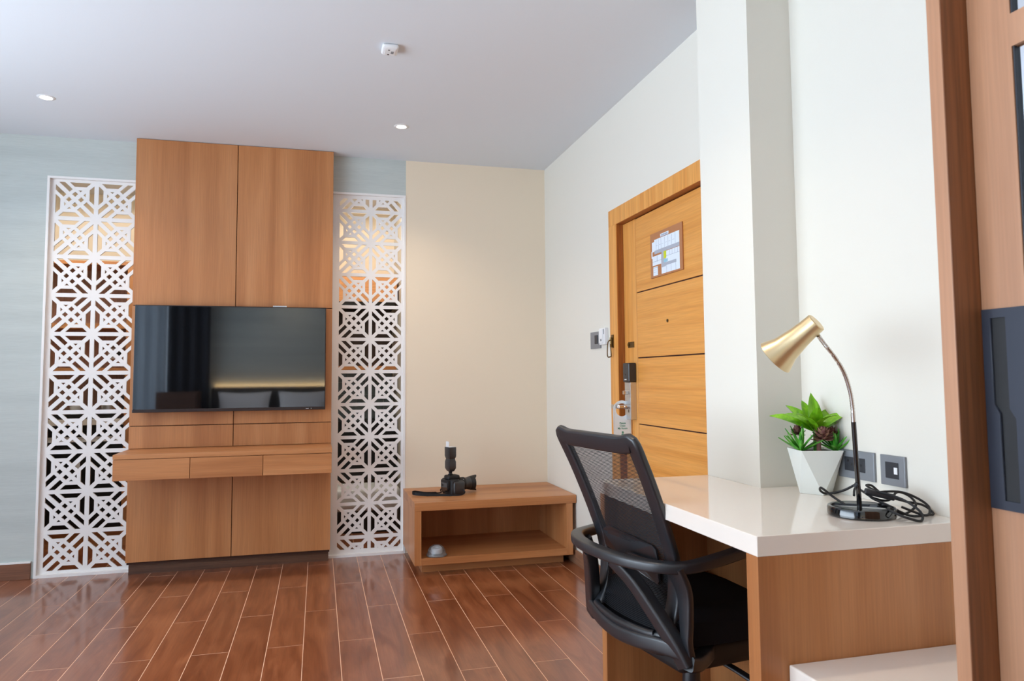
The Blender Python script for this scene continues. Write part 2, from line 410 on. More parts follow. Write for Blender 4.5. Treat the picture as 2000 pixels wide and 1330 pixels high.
# ------------------------------------------------------------------ low bench
t = T('luggage_bench', 'low brown wooden luggage bench with open shelf below the cream wall', 'bench', (1.03, 4.55, 0))
x0, x1, yb = .541, 1.505, 4.2556
P('bench_top', B(.541, 1.528, yb, YF-.003, .369, .4166, bev=.0015), WX, t)
P('side_panel', B(x0, x0+.04, yb+.002, YF-.003, .0597, .369, bev=.001), WV, t)
P('side_panel', B(x1-.04, x1, yb+.002, YF-.003, .0597, .369, bev=.001), WV, t)
P('bottom_shelf', B(x0+.04, x1-.04, yb+.002, YF-.003, .0597, .099, bev=.001), WX, t)
P('back_panel', B(x0+.04, x1-.04, YF-.02, YF-.004, .099, .369), WV, t)
P('plinth', B(.5948, 1.47, 4.343, YF-.01, 0, .0597), WX, t)

# clear plastic dome case on the bench shelf
t = T('dome_case', 'small clear plastic dome case holding a white disc on the bench shelf', 'case', (.677, 4.31, .0995))
P('dome', lathe([(0, .062), (.02, .061), (.038, .052), (.05, .034), (.056, .012), (.057, .004)], 28, Matrix.Translation((.677, 4.31, .0995))), CLEARP, t, smooth=True)
P('tray', lathe([(0, .001), (.058, .001), (.062, .006), (.0585, .01), (.04, .007), (0, .007)], 28, Matrix.Translation((.677, 4.31, .0993))), CLEARP, t, smooth=True)
P('disc', lathe([(0, .012), (.024, .012), (.026, .015), (.026, .034), (.022, .038), (.01, .038), (.009, .034), (0, .034)], 24, Matrix.Translation((.677, 4.31, .0993))), WHPL, t, smooth=True)

# ------------------------------------------------------------------ photographic camera with upright flash on the bench
t = T('photo_camera', 'black photo camera with upright flash and strap on the low bench', 'camera', (.80, 4.52, .4166), 0)
zb = .4168; CX, CY = .800, 4.525
Mc = Matrix.Translation((CX, CY, zb)) @ Matrix.Rotation(math.radians(17), 4, 'Z')   # local +x = lens axis, y = body width
body = B(-.03, .025, -.072, .072, .0, .094, bev=.010, seg=3, M=Mc)
B(-.045, -.024, -.05, .05, .035, .088, bev=.004, bm=body, M=Mc)
P('body', body, BLACKMAT, t, smooth=True)
P('grip', B(-.02, .062, -.080, -.038, .0, .086, bev=.018, seg=4, M=Mc), BLACKPL, t, smooth=True)
pr = B(-.034, .05, -.034, .034, .088, .118, bev=.012, seg=3, M=Mc); P('viewfinder_hump', pr, BLACKMAT, t, smooth=True)
P('mode_dial', lathe([(0, .0), (.015, 0), (.016, .003), (.016, .012), (.013, .015), (0, .015)], 20, Mc @ Matrix.Translation((-.002, .052, .092))), BLACKPL, t, smooth=True)
P('rear_screen', B(-.049, -.0455, -.045, .035, .02, .075, bev=.001, M=Mc), BLACKGL, t)
Ml = Mc @ Matrix.Translation((.022, .006, .0555)) @ Matrix.Rotation(PI/2, 4, 'Y')
P('lens_barrel', lathe([(0, 0), (.034, 0), (.036, .006), (.036, .03), (.039, .033), (.039, .075), (.037, .078), (.0375, .098), (.040, .102), (.040, .118), (.036, .122), (.034, .118), (0, .112)], 40, Ml), BLACKPL, t, smooth=True)
P('focus_ring', lathe([(.0395, .036), (.041, .037), (.041, .070), (.0395, .071)], 40, Ml), BLACKMAT, t)
P('white_lens_mark', B(-.0015, .0015, -.009, .009, .0, .0012, M=Ml @ Matrix.Translation((-.030, -.024, .054)) @ Matrix.Rotation(math.radians(-53), 4, 'Y')), WHPL, t)
hood = bmesh.new(); n = 48
def hl(a): return .134+.020*max(0, math.cos(2*a))**.8+.004
ins, outs = [], []
for i in range(n):
    a = 2*PI*i/n; c, s = math.cos(a), math.sin(a); L1 = hl(a)
    ins.append([hood.verts.new((r*c, r*s, z)) for r, z in ((.040, .110), (.042, .112), (.0425+.007*(L1-.11)/.05, L1), (.0405+.007*(L1-.11)/.05, L1), (.039, .112))])
for i in range(n):
    a, b = ins[i], ins[(i+1) % n]
    for k in range(5): hood.faces.new((a[k], a[(k+1) % 5], b[(k+1) % 5], b[k]))
hood.transform(Ml); P('lens_hood', hood, BLACKMAT, t, smooth=True)
# flash
Mf = Mc @ Matrix.Translation((-.002, .0, .118))
P('hot_shoe_foot', lathe([(0, 0), (.014, 0), (.016, .003), (.010, .008), (.012, .02), (.016, .024), (0, .024)], 20, Mf), BLACKMAT, t, smooth=True)
fb = bmesh.new()
def taper(z0, z1, w0, d0, w1, d1, M):
    q = bmesh.new(); bmesh.ops.create_cube(q, size=1)
    for v in q.verts:
        u = v.co.z+.5; v.co = Vector((v.co.x*(d0+(d1-d0)*u), v.co.y*(w0+(w1-w0)*u), z0+(z1-z0)*u))
    bmesh.ops.bevel(q, geom=q.edges[:], offset=.003, segments=2, profile=.5, affect='EDGES'); q.transform(M); return q
join(fb, taper(.022, .042, .045, .03, .066, .046, Mf)); join(fb, taper(.040, .085, .066, .046, .066, .046, Mf)); join(fb, taper(.083, .100, .066, .044, .058, .036, Mf))
P('flash_body', fb, BLACKPL, t, smooth=True)
fh = bmesh.new(); join(fh, taper(.098, .114, .056, .036, .070, .046, Mf)); join(fh, taper(.112, .172, .070, .046, .070, .047, Mf))
P('flash_head', fh, BLACKPL, t, smooth=True)
P('flash_window', B(-.021, .021, -.031, .031, .171, .173, M=Mf), WHPL, t)
P('bounce_card', B(-.021, -.0195, -.02, .02, .171, .206, M=Mf), WHPL, t)
# strap: flat ribbon resting on the bench
sp = smoothpath([(.76, 4.56, zb+.045), (.742, 4.565, zb+.02), (.745, 4.55, zb+.008), (.70, 4.545, zb+.006), (.64, 4.548, zb+.008), (.585, 4.56, zb+.016), (.563, 4.54, zb+.016), (.578, 4.505, zb+.014), (.63, 4.485, zb+.010), (.70, 4.465, zb+.006), (.78, 4.44, zb+.005), (.845, 4.425, zb+.008), (.874, 4.44, zb+.022), (.862, 4.462, zb+.032), (.845, 4.475, zb+.055)], 6)
P('neck_strap', sweep(sp, [(-.0009, -.009), (.0009, -.009), (.0009, .009), (-.0009, .009)], scale=lambda u: (1, .45 if u < .2 or u > .72 else 1.0)), MESHM, t)

# ------------------------------------------------------------------ entrance door
YD = 3.659; YI = 3.557; ZI = 1.9465; ZO = 2.035; YR = 2.50; YRI = 2.60
d1 = S('door_1', B(1.567, 1.60, YRI+.004, YI-.004, .008, ZI-.004), DV)
XD = 1.559
# rebuild wall_right with the opening for the door
bpy.data.objects.remove(bpy.data.objects['wall_right'])
wr = B(XR, XR+.12, YB-.1, YR+.06, -.08, ZC); B(XR, XR+.12, YD-.06, YE+.1, -.08, ZC, bm=wr); B(XR, XR+.12, YR+.06, YD-.06, ZO-.06, ZC, bm=wr)
B(XR, XR+.12, YR+.06, YD-.06, -.08, -.002, bm=wr)
wr_ = S('wall_right', wr, PAINT)
P('stile', B(XD, 1.568, 3.399, YI-.004, .008, ZI-.004, bev=.0008, seg=1), DV, d1)
zs = [.008, .24, .569, .898, 1.230, 1.561, ZI-.004]
for a, b in zip(zs, zs[1:]):
    P('door_board', B(XD, 1.568, YRI+.004, 3.3955, a+.003, b-.003, bev=.0008, seg=1), DH, d1)
P('joint_backing', B(1.5645, 1.568, YRI+.004, 3.399, .008, ZI-.004), JOINT, d1)
P('peephole', lathe([(0, .002), (.004, .002), (.006, .003), (.008, .003), (.008, 0), (0, 0)], 16, Matrix.Translation((XD, 3.062, 1.394)) @ Matrix.Rotation(-PI/2, 4, 'Y')), BRASS, d1, smooth=True)
P('peephole_glass', lathe([(0, .0035), (.004, .003), (.004, 0)], 12, Matrix.Translation((XD-.001, 3.062, 1.394)) @ Matrix.Rotation(-PI/2, 4, 'Y')), BLACKGL, d1)
P('latch_keeper', B(XD-.004, XD, 3.435, 3.505, 1.285, 1.315, bev=.001), BRASS, d1)
P('latch_pin', B(XD-.010, XD-.004, 3.488, 3.500, 1.293, 1.308, bev=.001), BRASS, d1)
fr = S('trim_1', B(XR-.012, XR+.06, YI, YD, 0, ZI, bev=.001), DV)
fr['label'] = 'orange veneer door casing'
P('head_casing', B(XR-.012, XR+.06, YR, YD, ZI, ZO, bev=.001), DV, fr)
P('right_casing', B(XR-.012, XR+.06, YR, YRI, 0, ZI, bev=.001), DV, fr)
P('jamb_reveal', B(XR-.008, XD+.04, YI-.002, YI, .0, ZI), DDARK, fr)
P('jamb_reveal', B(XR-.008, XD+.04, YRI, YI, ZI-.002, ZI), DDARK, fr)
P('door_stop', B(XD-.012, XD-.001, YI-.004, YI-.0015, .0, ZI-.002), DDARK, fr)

# evacuation plan
SX = XD-.0005
t = T('floor_plan_sign', 'brown board with a white and grey room plan on the door', 'sign', (SX, 3.05, 1.716))
ya, yb2, za, zb2 = 3.215, 2.894, 1.6083, 1.8236
P('board', B(SX-.006, SX, yb2, ya, za, zb2, bev=.001), SIGNB, t)
def pr_(name, rects, m, dep, seams=None):
    bm = bmesh.new()
    for a0, a1, b0, b1 in rects:
        B(SX-.006-dep, SX-.0058, ya-(ya-yb2)*a1, ya-(ya-yb2)*a0, zb2-(zb2-za)*b1, zb2-(zb2-za)*b0, bm=bm)
    return P(name, bm, m, t)
pr_('printed_rooms', [(.34, .60, .075, .135), (.06, .92, .20, .42), (.14, .92, .155, .1995), (.04, .0695, .40, .56), (.07, .36, .52, .73), (.50, .92, .49, .7295), (.36, .92, .73, .96), (.09, .24, .76, .96)], SIGNW, .0003)
pr_('printed_corridor', [(.14, .92, .40, .48), (.37, .499, .4805, .82), (.50, .82, .735, .80)], SIGNG, .0006)
pr_('printed_highlight', [(.44, .52, .48, .64)], SIGNY, .0009)
pr_('printed_stair', [(.44, .56, .66, .73)], SIGNC, .0009)
ln = [(x, x+.004, .17, .40) for x in (.2, .28, .36, .47, .58, .69, .8)]+[(x, x+.004, .49, .60) for x in (.62, .70, .78, .86)]+[(.52, .92, .6, .605)]+[(x, x+.004, .80, .96) for x in (.52, .66, .8)]+[(x, x+.05, .3, .304) for x in (.2, .3, .38, .5, .6, .72)]+[(.22, .226, .52, .66), (.07, .36, .64, .645), (.34, .60, .137, .145), (.09, .24, .78, .786), (.11, .2, .83, .834), (.11, .2, .88, .884), (.36, .47, .108, .112), (.48, .58, .108, .112)]
pr_('printed_lines', ln, SIGNL, .0006)
P('printed_title', textmesh('FLOOR PLAN', .0105, Matrix.Translation((SX-.0066, ya-(ya-yb2)*.47, zb2-(zb2-za)*.125)) @ Matrix(((0, 0, 1, 0), (-1, 0, 0, 0), (0, 1, 0, 0), (0, 0, 0, 1))), .0001), SIGNL, t)

# electronic lock with lever
t = T('door_lock', 'silver and black electronic door lock with lever on the door stile', 'lock', (XD, 3.45, 1.06))
P('black_cover', B(1.516, XD-.0005, 3.415, 3.490, 1.108, 1.206, bev=.006, seg=3), BLACKPL, t, label='black upper cover')
P('case', B(1.524, XD-.0005, 3.418, 3.488, .918, 1.108, bev=.003), STEEL, t)
P('cover_mark', B(1.5152, 1.5165, 3.443, 3.468, 1.119, 1.124), WHPL, t)
P('sensor_dot', B(1.515, 1.5165, 3.456, 3.462, 1.143, 1.150), BLACKGL, t)
P('thumb_turn', B(1.498, 1.526, 3.449, 3.457, 1.045, 1.065, bev=.002), CHROME, t)
P('spindle', lathe([(0, 0), (.012, 0), (.012, .02), (.009, .022), (.009, .055), (0, .055)], 20, Matrix.Translation((1.524, 3.453, .984)) @ Matrix.Rotation(-PI/2, 4, 'Y')), CHROME, t, smooth=True)
P('lever', sweep(smoothpath([(1.478, 3.447, .984), (1.470, 3.46, .984), (1.468, 3.495, .984), (1.470, 3.527, .983)], 5), rrect(.011, .020, .003)), CHROME, t, smooth=True)
P('key_slot', B(1.5225, 1.5245, 3.44, 3.444, .955, .97), BLACKGL, t)

# door hanger
ty = 3.472
t = T('door_hanger', 'pale blue Please Clean My Room tag hanging from the door lever', 'door tag', (1.5, ty, .80))
outer = [(1.455, .765), (1.552, .765), (1.552, .958)]
cxh, czh, ro = 1.5, .965, .050
for k in range(25):
    a = math.radians(-8+196*k/24); outer.append((cxh+ro*math.cos(a), czh+ro*math.sin(a)))
hole = [(cxh+.033*math.cos(2*PI*k/28), czh+.002+.033*math.sin(2*PI*k/28)) for k in range(28)]
outer = [(min(max(x, 1.4505), 1.5495), z) for x, z in outer]
MX = Matrix.Translation((0, ty, 0)) @ Matrix.Rotation(PI/2, 4, 'X')
P('card', plate(outer, [hole], .0012, MX), TAGM, t)
for i, w in enumerate(('Please', 'Clean', 'My Room')):
    P('printed_text', textmesh(w, .0135, Matrix.Translation((1.502, ty-.0008, .895-.0132*i)) @ Matrix.Rotation(PI/2, 4, 'X'), .0002), TAGG, t)
fig = bmesh.new(); q = ty-.001
join(fig, lathe([(0, 0), (.0055, 0), (.0055, .0004), (0, .0004)], 16, Matrix.Translation((1.502, q, .853)) @ Matrix.Rotation(PI/2, 4, 'X')))
def polyp(pts, bm):
    vs = [bm.verts.new((x, q-.0002, z)) for x, z in pts]; bm.faces.new(vs)
    vs = [bm.verts.new((x, q+.0002, z)) for x, z in pts]; bm.faces.new(vs[::-1])
polyp([(1.496, .846), (1.508, .846), (1.511, .832), (1.513, .812), (1.508, .808), (1.496, .808), (1.491, .812), (1.493, .832)], fig)
polyp([(1.497, .808), (1.501, .808), (1.501, .790), (1.497, .790)], fig); polyp([(1.503, .808), (1.507, .808), (1.507, .790), (1.503, .790)], fig)
P('printed_figure', fig, TAGG, t)
fl = bmesh.new()
B(1.457, 1.4578, q-.0002, q+.0002, .77, .955, bm=fl); B(1.5435, 1.5443, q-.0002, q+.0002, .77, .955, bm=fl)
P('printed_border', fl, TAGL, t)

# swing bar guard
t = T('door_guard', 'brass swing bar door guard on the door casing', 'latch', (1.519, 3.62, 1.33))
P('mount', B(1.514, 1.5195, 3.607, 3.632, 1.29, 1.36, bev=.001), BRASS, t)
P('knuckle', sweep([(1.508, 3.62, 1.295), (1.508, 3.62, 1.345)], circ(.007)), BRASS, t)
P('swing_bar', sweep(smoothpath([(1.508, 3.612, 1.335), (1.494, 3.62, 1.325), (1.488, 3.622, 1.30), (1.488, 3.622, 1.245), (1.503, 3.618, 1.243), (1.505, 3.612, 1.25), (1.500, 3.612, 1.31)], 4), circ(.0032, 8), up=(0, 1, 0)), BRASS, t, smooth=True)

# switches beside the door
t = T('light_switch', 'grey square light switch plate left of the door', 'switch', (XR-.004, 3.89, 1.35))
P('plate', B(XR-.007, XR-.0003, 3.815, 3.968, 1.2965, 1.392, bev=.001), PLATE, t)
P('rocker', B(XR-.011, XR-.006, 3.852, 3.895, 1.322, 1.372, bev=.002), DKPLATE, t)
t = T('key_card_holder', 'small white wall control beside the door casing', 'switch', (XR-.01, 3.755, 1.36))
P('case', B(XR-.022, XR-.0003, 3.712, 3.795, 1.313, 1.405, bev=.003), WHPL, t)
P('cover', B(XR-.027, XR-.021, 3.735, 3.788, 1.322, 1.398, bev=.002), WHPL, t)
P('card_notch', B(XR-.0285, XR-.0265, 3.748, 3.764, 1.332, 1.345, bev=.001), PLATE, t)
P('side_slot', B(XR-.0232, XR-.0218, 3.722, 3.727, 1.370, 1.398), DKPLATE, t)

# ------------------------------------------------------------------ ceiling fittings
def downlight(x, y, label, p, cone=125):
    t = T('downlight', label, 'light', (x, y, ZC), group='recessed ceiling downlights')
    M = Matrix.Translation((x, y, ZC))
    P('ring', lathe([(.026, -.0005), (.030, -.004), (.040, -.003), (.043, -.0003)], 32, M), WHPL, t, smooth=True)
    P('lamp', lathe([(0, -.0012), (.027, -.0012)], 24, M), LED, t)
    lg = light('downlight_beam', 'SPOT', (x, y, ZC-.012), p, WARM if cone < 150 else (1, .9, .78), spot_size=math.radians(cone), spot_blend=.8 if cone < 150 else .15, shadow_soft_size=.03)
    lg.parent = t; lg.location = (0, 0, -.012)
downlight(-1.3775, 4.166, 'round white downlight in the ceiling above the left fretwork screen', 17)
downlight(.451, 4.175, 'round white downlight in the ceiling above the right fretwork screen', 20)
HID = 'round white ceiling downlight behind the viewpoint'
for x, y, w in ((-1.2, 2.2, 'over the open floor before the television'), (.45, 2.0, 'over the office chair and desk'), (-1.4, .2, 'over the foot of the bed'), (-.35, -.75, 'over the pillows of the bed')):
    downlight(x, y, 'round white ceiling downlight '+w, 26)
t = T('ceiling_sensor', 'small white rounded sensor box on the ceiling', 'detector', (.29, 3.163, ZC))
M = Matrix.Translation((.29, 3.163, ZC))
P('case', B(-.036, .036, -.042, .042, -.022, -.0003, bev=.010, seg=3, M=M), WHPL, t, smooth=True)
P('face', B(-.024, .024, -.030, .030, -.0245, -.021, bev=.002, M=M), WHPL, t)
P('slot', B(-.010, -.002, -.027, -.020, -.0255, -.024, M=M), DKPLATE, t)
P('slot', B(-.010, -.002, .018, .025, -.0255, -.024, M=M), DKPLATE, t)
P('grille', B(.004, .016, -.012, .012, -.0255, -.024, M=M), PLATE, t)

# ------------------------------------------------------------------ desk
XD0, YD0, YD1, ZD = .948, 1.456, 2.3985, .7794
t = T('built_in_desk', 'built-in desk with white polished top and brown veneer sides', 'desk', (1.2, 1.93, 0))
outer = [(XD0, YD0), (XR-.002, YD0), (XR-.002, 2.071), (1.3665, 2.071), (1.3665, YD1), (XD0, YD1)]
def prism(pts, z0, z1, bev=0):
    bm = bmesh.new(); a = [bm.verts.new((x, y, z0)) for x, y in pts]; b = [bm.verts.new((x, y, z1)) for x, y in pts]
    bm.faces.new(a[::-1]); bm.faces.new(b)
    for i in range(len(pts)): bm.faces.new((a[i], a[(i+1) % len(pts)], b[(i+1) % len(pts)], b[i]))
    if bev: bmesh.ops.bevel(bm, geom=bm.edges[:], offset=bev, segments=2, profile=.5, affect='EDGES')
    return bm
P('desk_top', prism(outer, .7344, ZD, .0015), STONE, t)
P('near_gable', B(XD0+.001, XR-.002, YD0+.001, 1.503, 0, .7344, bev=.001), WV, t)
P('far_gable', B(XD0+.001, 1.3665, 2.358, YD1-.001, 0, .7344, bev=.001), WV, t)
P('modesty_panel', B(1.335, 1.3665, 1.503, 2.358, .0, .7344), WV, t)

# low white slab between desk and wardrobe
t = T('low_white_slab', 'low white polished slab between the desk side and the wardrobe', 'bench', (1.25, 1.22, 0))
P('slab_top', B(1.018, XR-.002, .99, YD0-.001, .452, .4953, bev=.004, seg=3), STONE, t)
P('support', B(1.03, XR-.002, 1.0, YD0-.003, 0, .452), WV, t)

# wall sockets above the desk
def socket(y0, y1, label, cat, parts):
    t = T('wall_socket', label, cat, (XR, (y0+y1)/2, .875))
    P('plate', B(XR-.008, XR-.0003, y0, y1, .833, .9155, bev=.0015), PLATE, t)
    parts(t, y0, y1)
def s1(t, y0, y1):
    P('insert', B(XR-.010, XR-.007, y0+.035, y1-.03, .855, .895, bev=.001), DKPLATE, t)
    for dy, dz in ((.047, .875), (.085, .875), (.1, .884)): P('socket_hole', B(XR-.0105, XR-.0095, y0+dy, y0+dy+.004, dz-.003, dz+.003), BLACKGL, t)
def s2(t, y0, y1):
    P('insert', B(XR-.010, XR-.007, y0+.022, y1-.020, .853, .897, bev=.001), DKPLATE, t)
    P('usb_port', B(XR-.0112, XR-.0095, y0+.024, y0+.036, .866, .884, bev=.0004), WHPL, t, label='white port')
socket(1.7525, 1.901, 'wide grey metal power socket plate behind the desk lamp', 'socket', s1)
socket(1.640, 1.7285, 'small grey metal data socket plate right of the desk lamp', 'socket', s2)

# ------------------------------------------------------------------ desk lamp
LX, LY = 1.346, 1.606
t = T('desk_lamp', 'desk lamp with brushed gold cone shade and round black base', 'lamp', (LX, LY, ZD))
Mb = Matrix.Translation((LX-.002, LY-.010, ZD+.0003))
P('base', lathe([(0, 0), (.078, 0), (.081, .003), (.081, .020), (.079, .0235), (.074, .0245), (.070, .0225), (0, .0225)], 56, Mb), BLACKGL, t, smooth=True)
P('pole', sweep([(1.3465, 1.605, ZD+.0225), (1.325, 1.589, 1.018)], circ(.0062, 16)), BLACKGL, t, smooth=True)
gn = smoothpath([(1.325, 1.589, 1.015), (1.3215, 1.587, 1.062), (1.3135, 1.586, 1.104), (1.299, 1.587, 1.146), (1.276, 1.590, 1.184), (1.251, 1.595, 1.217), (1.232, 1.5925, 1.238)], 14)
gb = sweep(gn, circ(.0053, 12), scale=lambda u: ((1, 1) if u < .1 or u > .94 else ((1.05, 1.05) if int(u*84) % 2 else (.86, .86))))
P('gooseneck', gb, CHROME, t, smooth=True)
P('collar', sweep([(1.3254, 1.5893, 1.012), (1.3235, 1.588, 1.038)], circ(.0058, 14)), CHROME, t, smooth=True)
ax0 = Vector((1.2265, 1.597, 1.2735))-F_*.012; ax1 = Vector((1.147, 1.625, 1.181))+F_*.05; dv = (ax1-ax0); Ln = dv.length; dv.normalize()
Q = dv.to_track_quat('Z', 'Y').to_matrix().to_4x4(); Ms = Matrix.Translation(ax0) @ Q
P('shade', lathe([(0, 0), (.0235, 0), (.026, .002), (.0270, .030), (.030, .062), (.037, Ln*.75), (.051, Ln), (.0505, Ln+.0008), (.036, Ln*.75), (.028, .06), (.024, .03), (.022, .004), (0, .004)], 56, Ms), GOLD, t, smooth=True)
P('bulb', lathe([(0, .004), (.012, .004), (.013, .04), (.02, .07), (.022, .085), (.015, .1), (0, .105)], 24, Ms), WHPL, t, smooth=True)
P('cable_clip', sweep([(1.331, 1.602, .850), (1.337, 1.599, .860)], circ(.0055, 8)), BLACKPL, t)
zc = ZD+.0042
cord = [(1.336, 1.605, .856), (1.318, 1.63, .838), (1.290, 1.655, .828), (1.270, 1.655, .836), (1.262, 1.640, .846), (1.285, 1.625, .824), (1.300, 1.60, .808)]
P('cable', sweep(smoothpath(cord, 6), circ(.0031, 8)), BLACKMAT, t, smooth=True)
c2 = [(1.36, 1.64, .822), (1.385, 1.66, .838), (1.40, 1.62, .818), (1.43, 1.60, .812), (1.475, 1.615, .829), (1.50, 1.60, .818), (1.488, 1.57, .80), (1.44, 1.56, zc), (1.40, 1.555, .80), (1.372, 1.535, .806), (1.36, 1.51, .803), (1.378, 1.485, .792), (1.415, 1.478, zc), (1.435, 1.50, .80), (1.43, 1.54, .82), (1.41, 1.57, .832), (1.395, 1.60, .838), (1.40, 1.64, .846), (1.43, 1.655, .842), (1.452, 1.64, .82), (1.48, 1.60, .808), (1.515, 1.575, .80), (1.522, 1.55, zc), (1.49, 1.535, zc), (1.44, 1.54, zc), (1.405, 1.575, .806), (1.385, 1.61, .822), (1.40, 1.60, .834), (1.45, 1.58, .836), (1.49, 1.565, .82), (1.505, 1.545, .80), (1.48, 1.53, zc), (1.43, 1.555, .803)]
P('coiled_cable', sweep(smoothpath(c2, 8), circ(.0031, 8)), BLACKMAT, t, smooth=True)
P('inline_switch', B(-.036, .036, -.009, .009, -.008, .008, bev=.004, seg=3, M=Matrix.Translation((1.405, 1.60, .829)) @ Matrix.Rotation(math.radians(-32), 4, 'Z') @ Matrix.Rotation(math.radians(12), 4, 'Y')), BLACKPL, t, smooth=True)

# ------------------------------------------------------------------ potted plant
PX, PY = 1.468, 1.933
t = T('potted_succulents', 'artificial green and burgundy succulents in a white faceted pot', 'plant', (PX, PY, ZD))
view = math.atan2(PY, PX)              # pot turned square to the room's corner view
zt = .912; pot = bmesh.new()
ang = math.radians(-14)
top = [Vector((sx*.063, sy*.056, zt)) for sx, sy in ((-1, -1), (1, -1), (1, 1), (-1, 1))]
bot = [Vector((0, -.05, ZD+.0005)), Vector((.050, 0, ZD+.0005)), Vector((0, .05, ZD+.0005)), Vector((-.050, 0, ZD+.0005))]
Mp = Matrix.Translation((PX, PY, 0)) @ Matrix.Rotation(ang, 4, 'Z')
tv = [pot.verts.new(v) for v in top]; bv = [pot.verts.new(v) for v in bot]
for i in range(4):
    j = (i+1) % 4
    pot.faces.new((tv[i], tv[j], bv[i])); pot.faces.new((tv[j], bv[j], bv[i]))
ti = [pot.verts.new((v.x*.95, v.y*.95, zt)) for v in top]; tj = [pot.verts.new((v.x*.9, v.y*.9, zt-.014)) for v in top]
for i in range(4):
    j = (i+1) % 4
    pot.faces.new((tv[i], tv[j], ti[j], ti[i])); pot.faces.new((ti[i], ti[j], tj[j], tj[i]))
pot.faces.new(tj); pot.faces.new(bv)
pot.transform(Mp); P('pot', pot, POTM, t)
P('gravel', B(-.055, .055, -.049, .049, zt-.0135, zt-.006, M=Mp), SOIL, t)
def leafbm(L, w, bend, thick=.002, n=8, tip=1.0, cup=.25, ww=.42):
    bm = bmesh.new(); rows_ = []
    for i in range(n+1):
        u = i/n; wd = w*(math.sin(PI*min(u**.75*.93+.07, 1)))**.7 if i < n else .0006*w/.02
        if u < ww: wd = max(wd, w*(.45+.55*u/ww))
        x = L*(u-.22*bend*u*u); z = -0.0
        a = bend*u*1.1; px = L*(math.sin(a)/(bend*1.1) if abs(bend) > .05 else u); pz = L*((1-math.cos(a))/(bend*1.1) if abs(bend) > .05 else 0)
        rows_.append([bm.verts.new((px, s*wd/2, -pz+cup*wd*abs(s)**2*.5)) for s in (-1, -.5, 0, .5, 1)]+[bm.verts.new((px, 0, -pz-thick))])
    for a, b in zip(rows_, rows_[1:]):
        for k in range(4): bm.faces.new((a[k], a[k+1], b[k+1], b[k]))
        bm.faces.new((a[4], a[5], b[5], b[4])); bm.faces.new((a[5], a[0], b[0], b[5]))
    return bm
def leaf(base, az, el, L, w, bend, m, name='leaf', roll=0, **k):
    bm = leafbm(L, w, bend, **k)
    bm.transform(Matrix.Translation(base) @ Matrix.Rotation(az, 4, 'Z') @ Matrix.Rotation(-el, 4, 'Y') @ Matrix.Rotation(roll, 4, 'X'))
    return bm
# directions in the picture: right = +R_, towards viewer = -F_
aR = math.atan2(R_.y, R_.x)
bc = Vector((PX+.000, PY-.005, .970))
bright = [(178, 36, .135, .040, .75), (200, 52, .105, .044, .9), (160, 58, .11, .042, .6), (228, 58, .10, .044, .9), (120, 72, .10, .040, .3), (85, 82, .115, .036, .1),
          (60, 70, .11, .040, .3), (20, 52, .11, .042, .7), (2, 36, .130, .036, .75), (335, 48, .11, .042, .8), (290, 62, .09, .044, .9), (262, 74, .085, .042, .5)]
for az, el, L, w, bd in bright:
    P('leaf', leaf(bc+Vector((.006*math.cos(math.radians(az)+aR), .006*math.sin(math.radians(az)+aR), 0)), math.radians(az)+aR, math.radians(el), L, w, bd, None, roll=math.radians(48)*math.cos(math.radians(az))), LEAFB, t, smooth=True)
P('stem', sweep([(PX, PY-.003, zt-.01), (bc.x, bc.y, bc.z+.01)], circ(.006, 8)), LEAFD, t)
Rv = Vector((R_.x, R_.y, 0)).normalized(); Fv = Vector((F_.x, F_.y, 0)).normalized()
def spiky(c, n, L, seed, el0=20):
    rnd = random.Random(seed)
    for i in range(n):
        az = 2*PI*i/n*1.618*2+rnd.uniform(-.2, .2); el = math.radians(el0+55*(i/n)+rnd.uniform(-6, 6))
        P('leaf', leaf(c, az, el, L*rnd.uniform(.8, 1.1), .013, rnd.uniform(-.5, .3), None, thick=.0025, n=6, ww=.3), LEAFD, t, smooth=True)
spiky(Vector((PX, PY, zt-.004))-Rv*.050-Fv*.020, 20, .078, 3)
spiky(Vector((PX, PY, zt-.004))+Rv*.054-Fv*.022, 20, .076, 5)
ro = bmesh.new(); rnd = random.Random(9)
def rosette(c, n, L):
    for i in range(n):
        u = i/n; az = i*2.4; el = math.radians(-25+100*u)
        join(ro, leaf(c+Vector((0, 0, .012*(u-.5))), az, el, L*(1-.35*u), .020, -.7, None, n=5, thick=.0015, ww=.5))
rosette(Vector((PX, PY, .952))-Fv*.040+Rv*.010, 46, .042); rosette(Vector((PX, PY, .962))-Rv*.048+Fv*.01, 20, .030); rosette(Vector((PX, PY, .955))+Rv*.050+Fv*.0, 28, .036)
P('burgundy_rosettes', ro, LEAFR, t, smooth=True, kind='stuff', label='burgundy rosette petals')
P('rosette_stem', sweep([(PX-Fv.x*.03, PY-Fv.y*.03, zt-.01), (PX-Fv.x*.032, PY-Fv.y*.032, .94)], circ(.007, 8)), LEAFR, t)

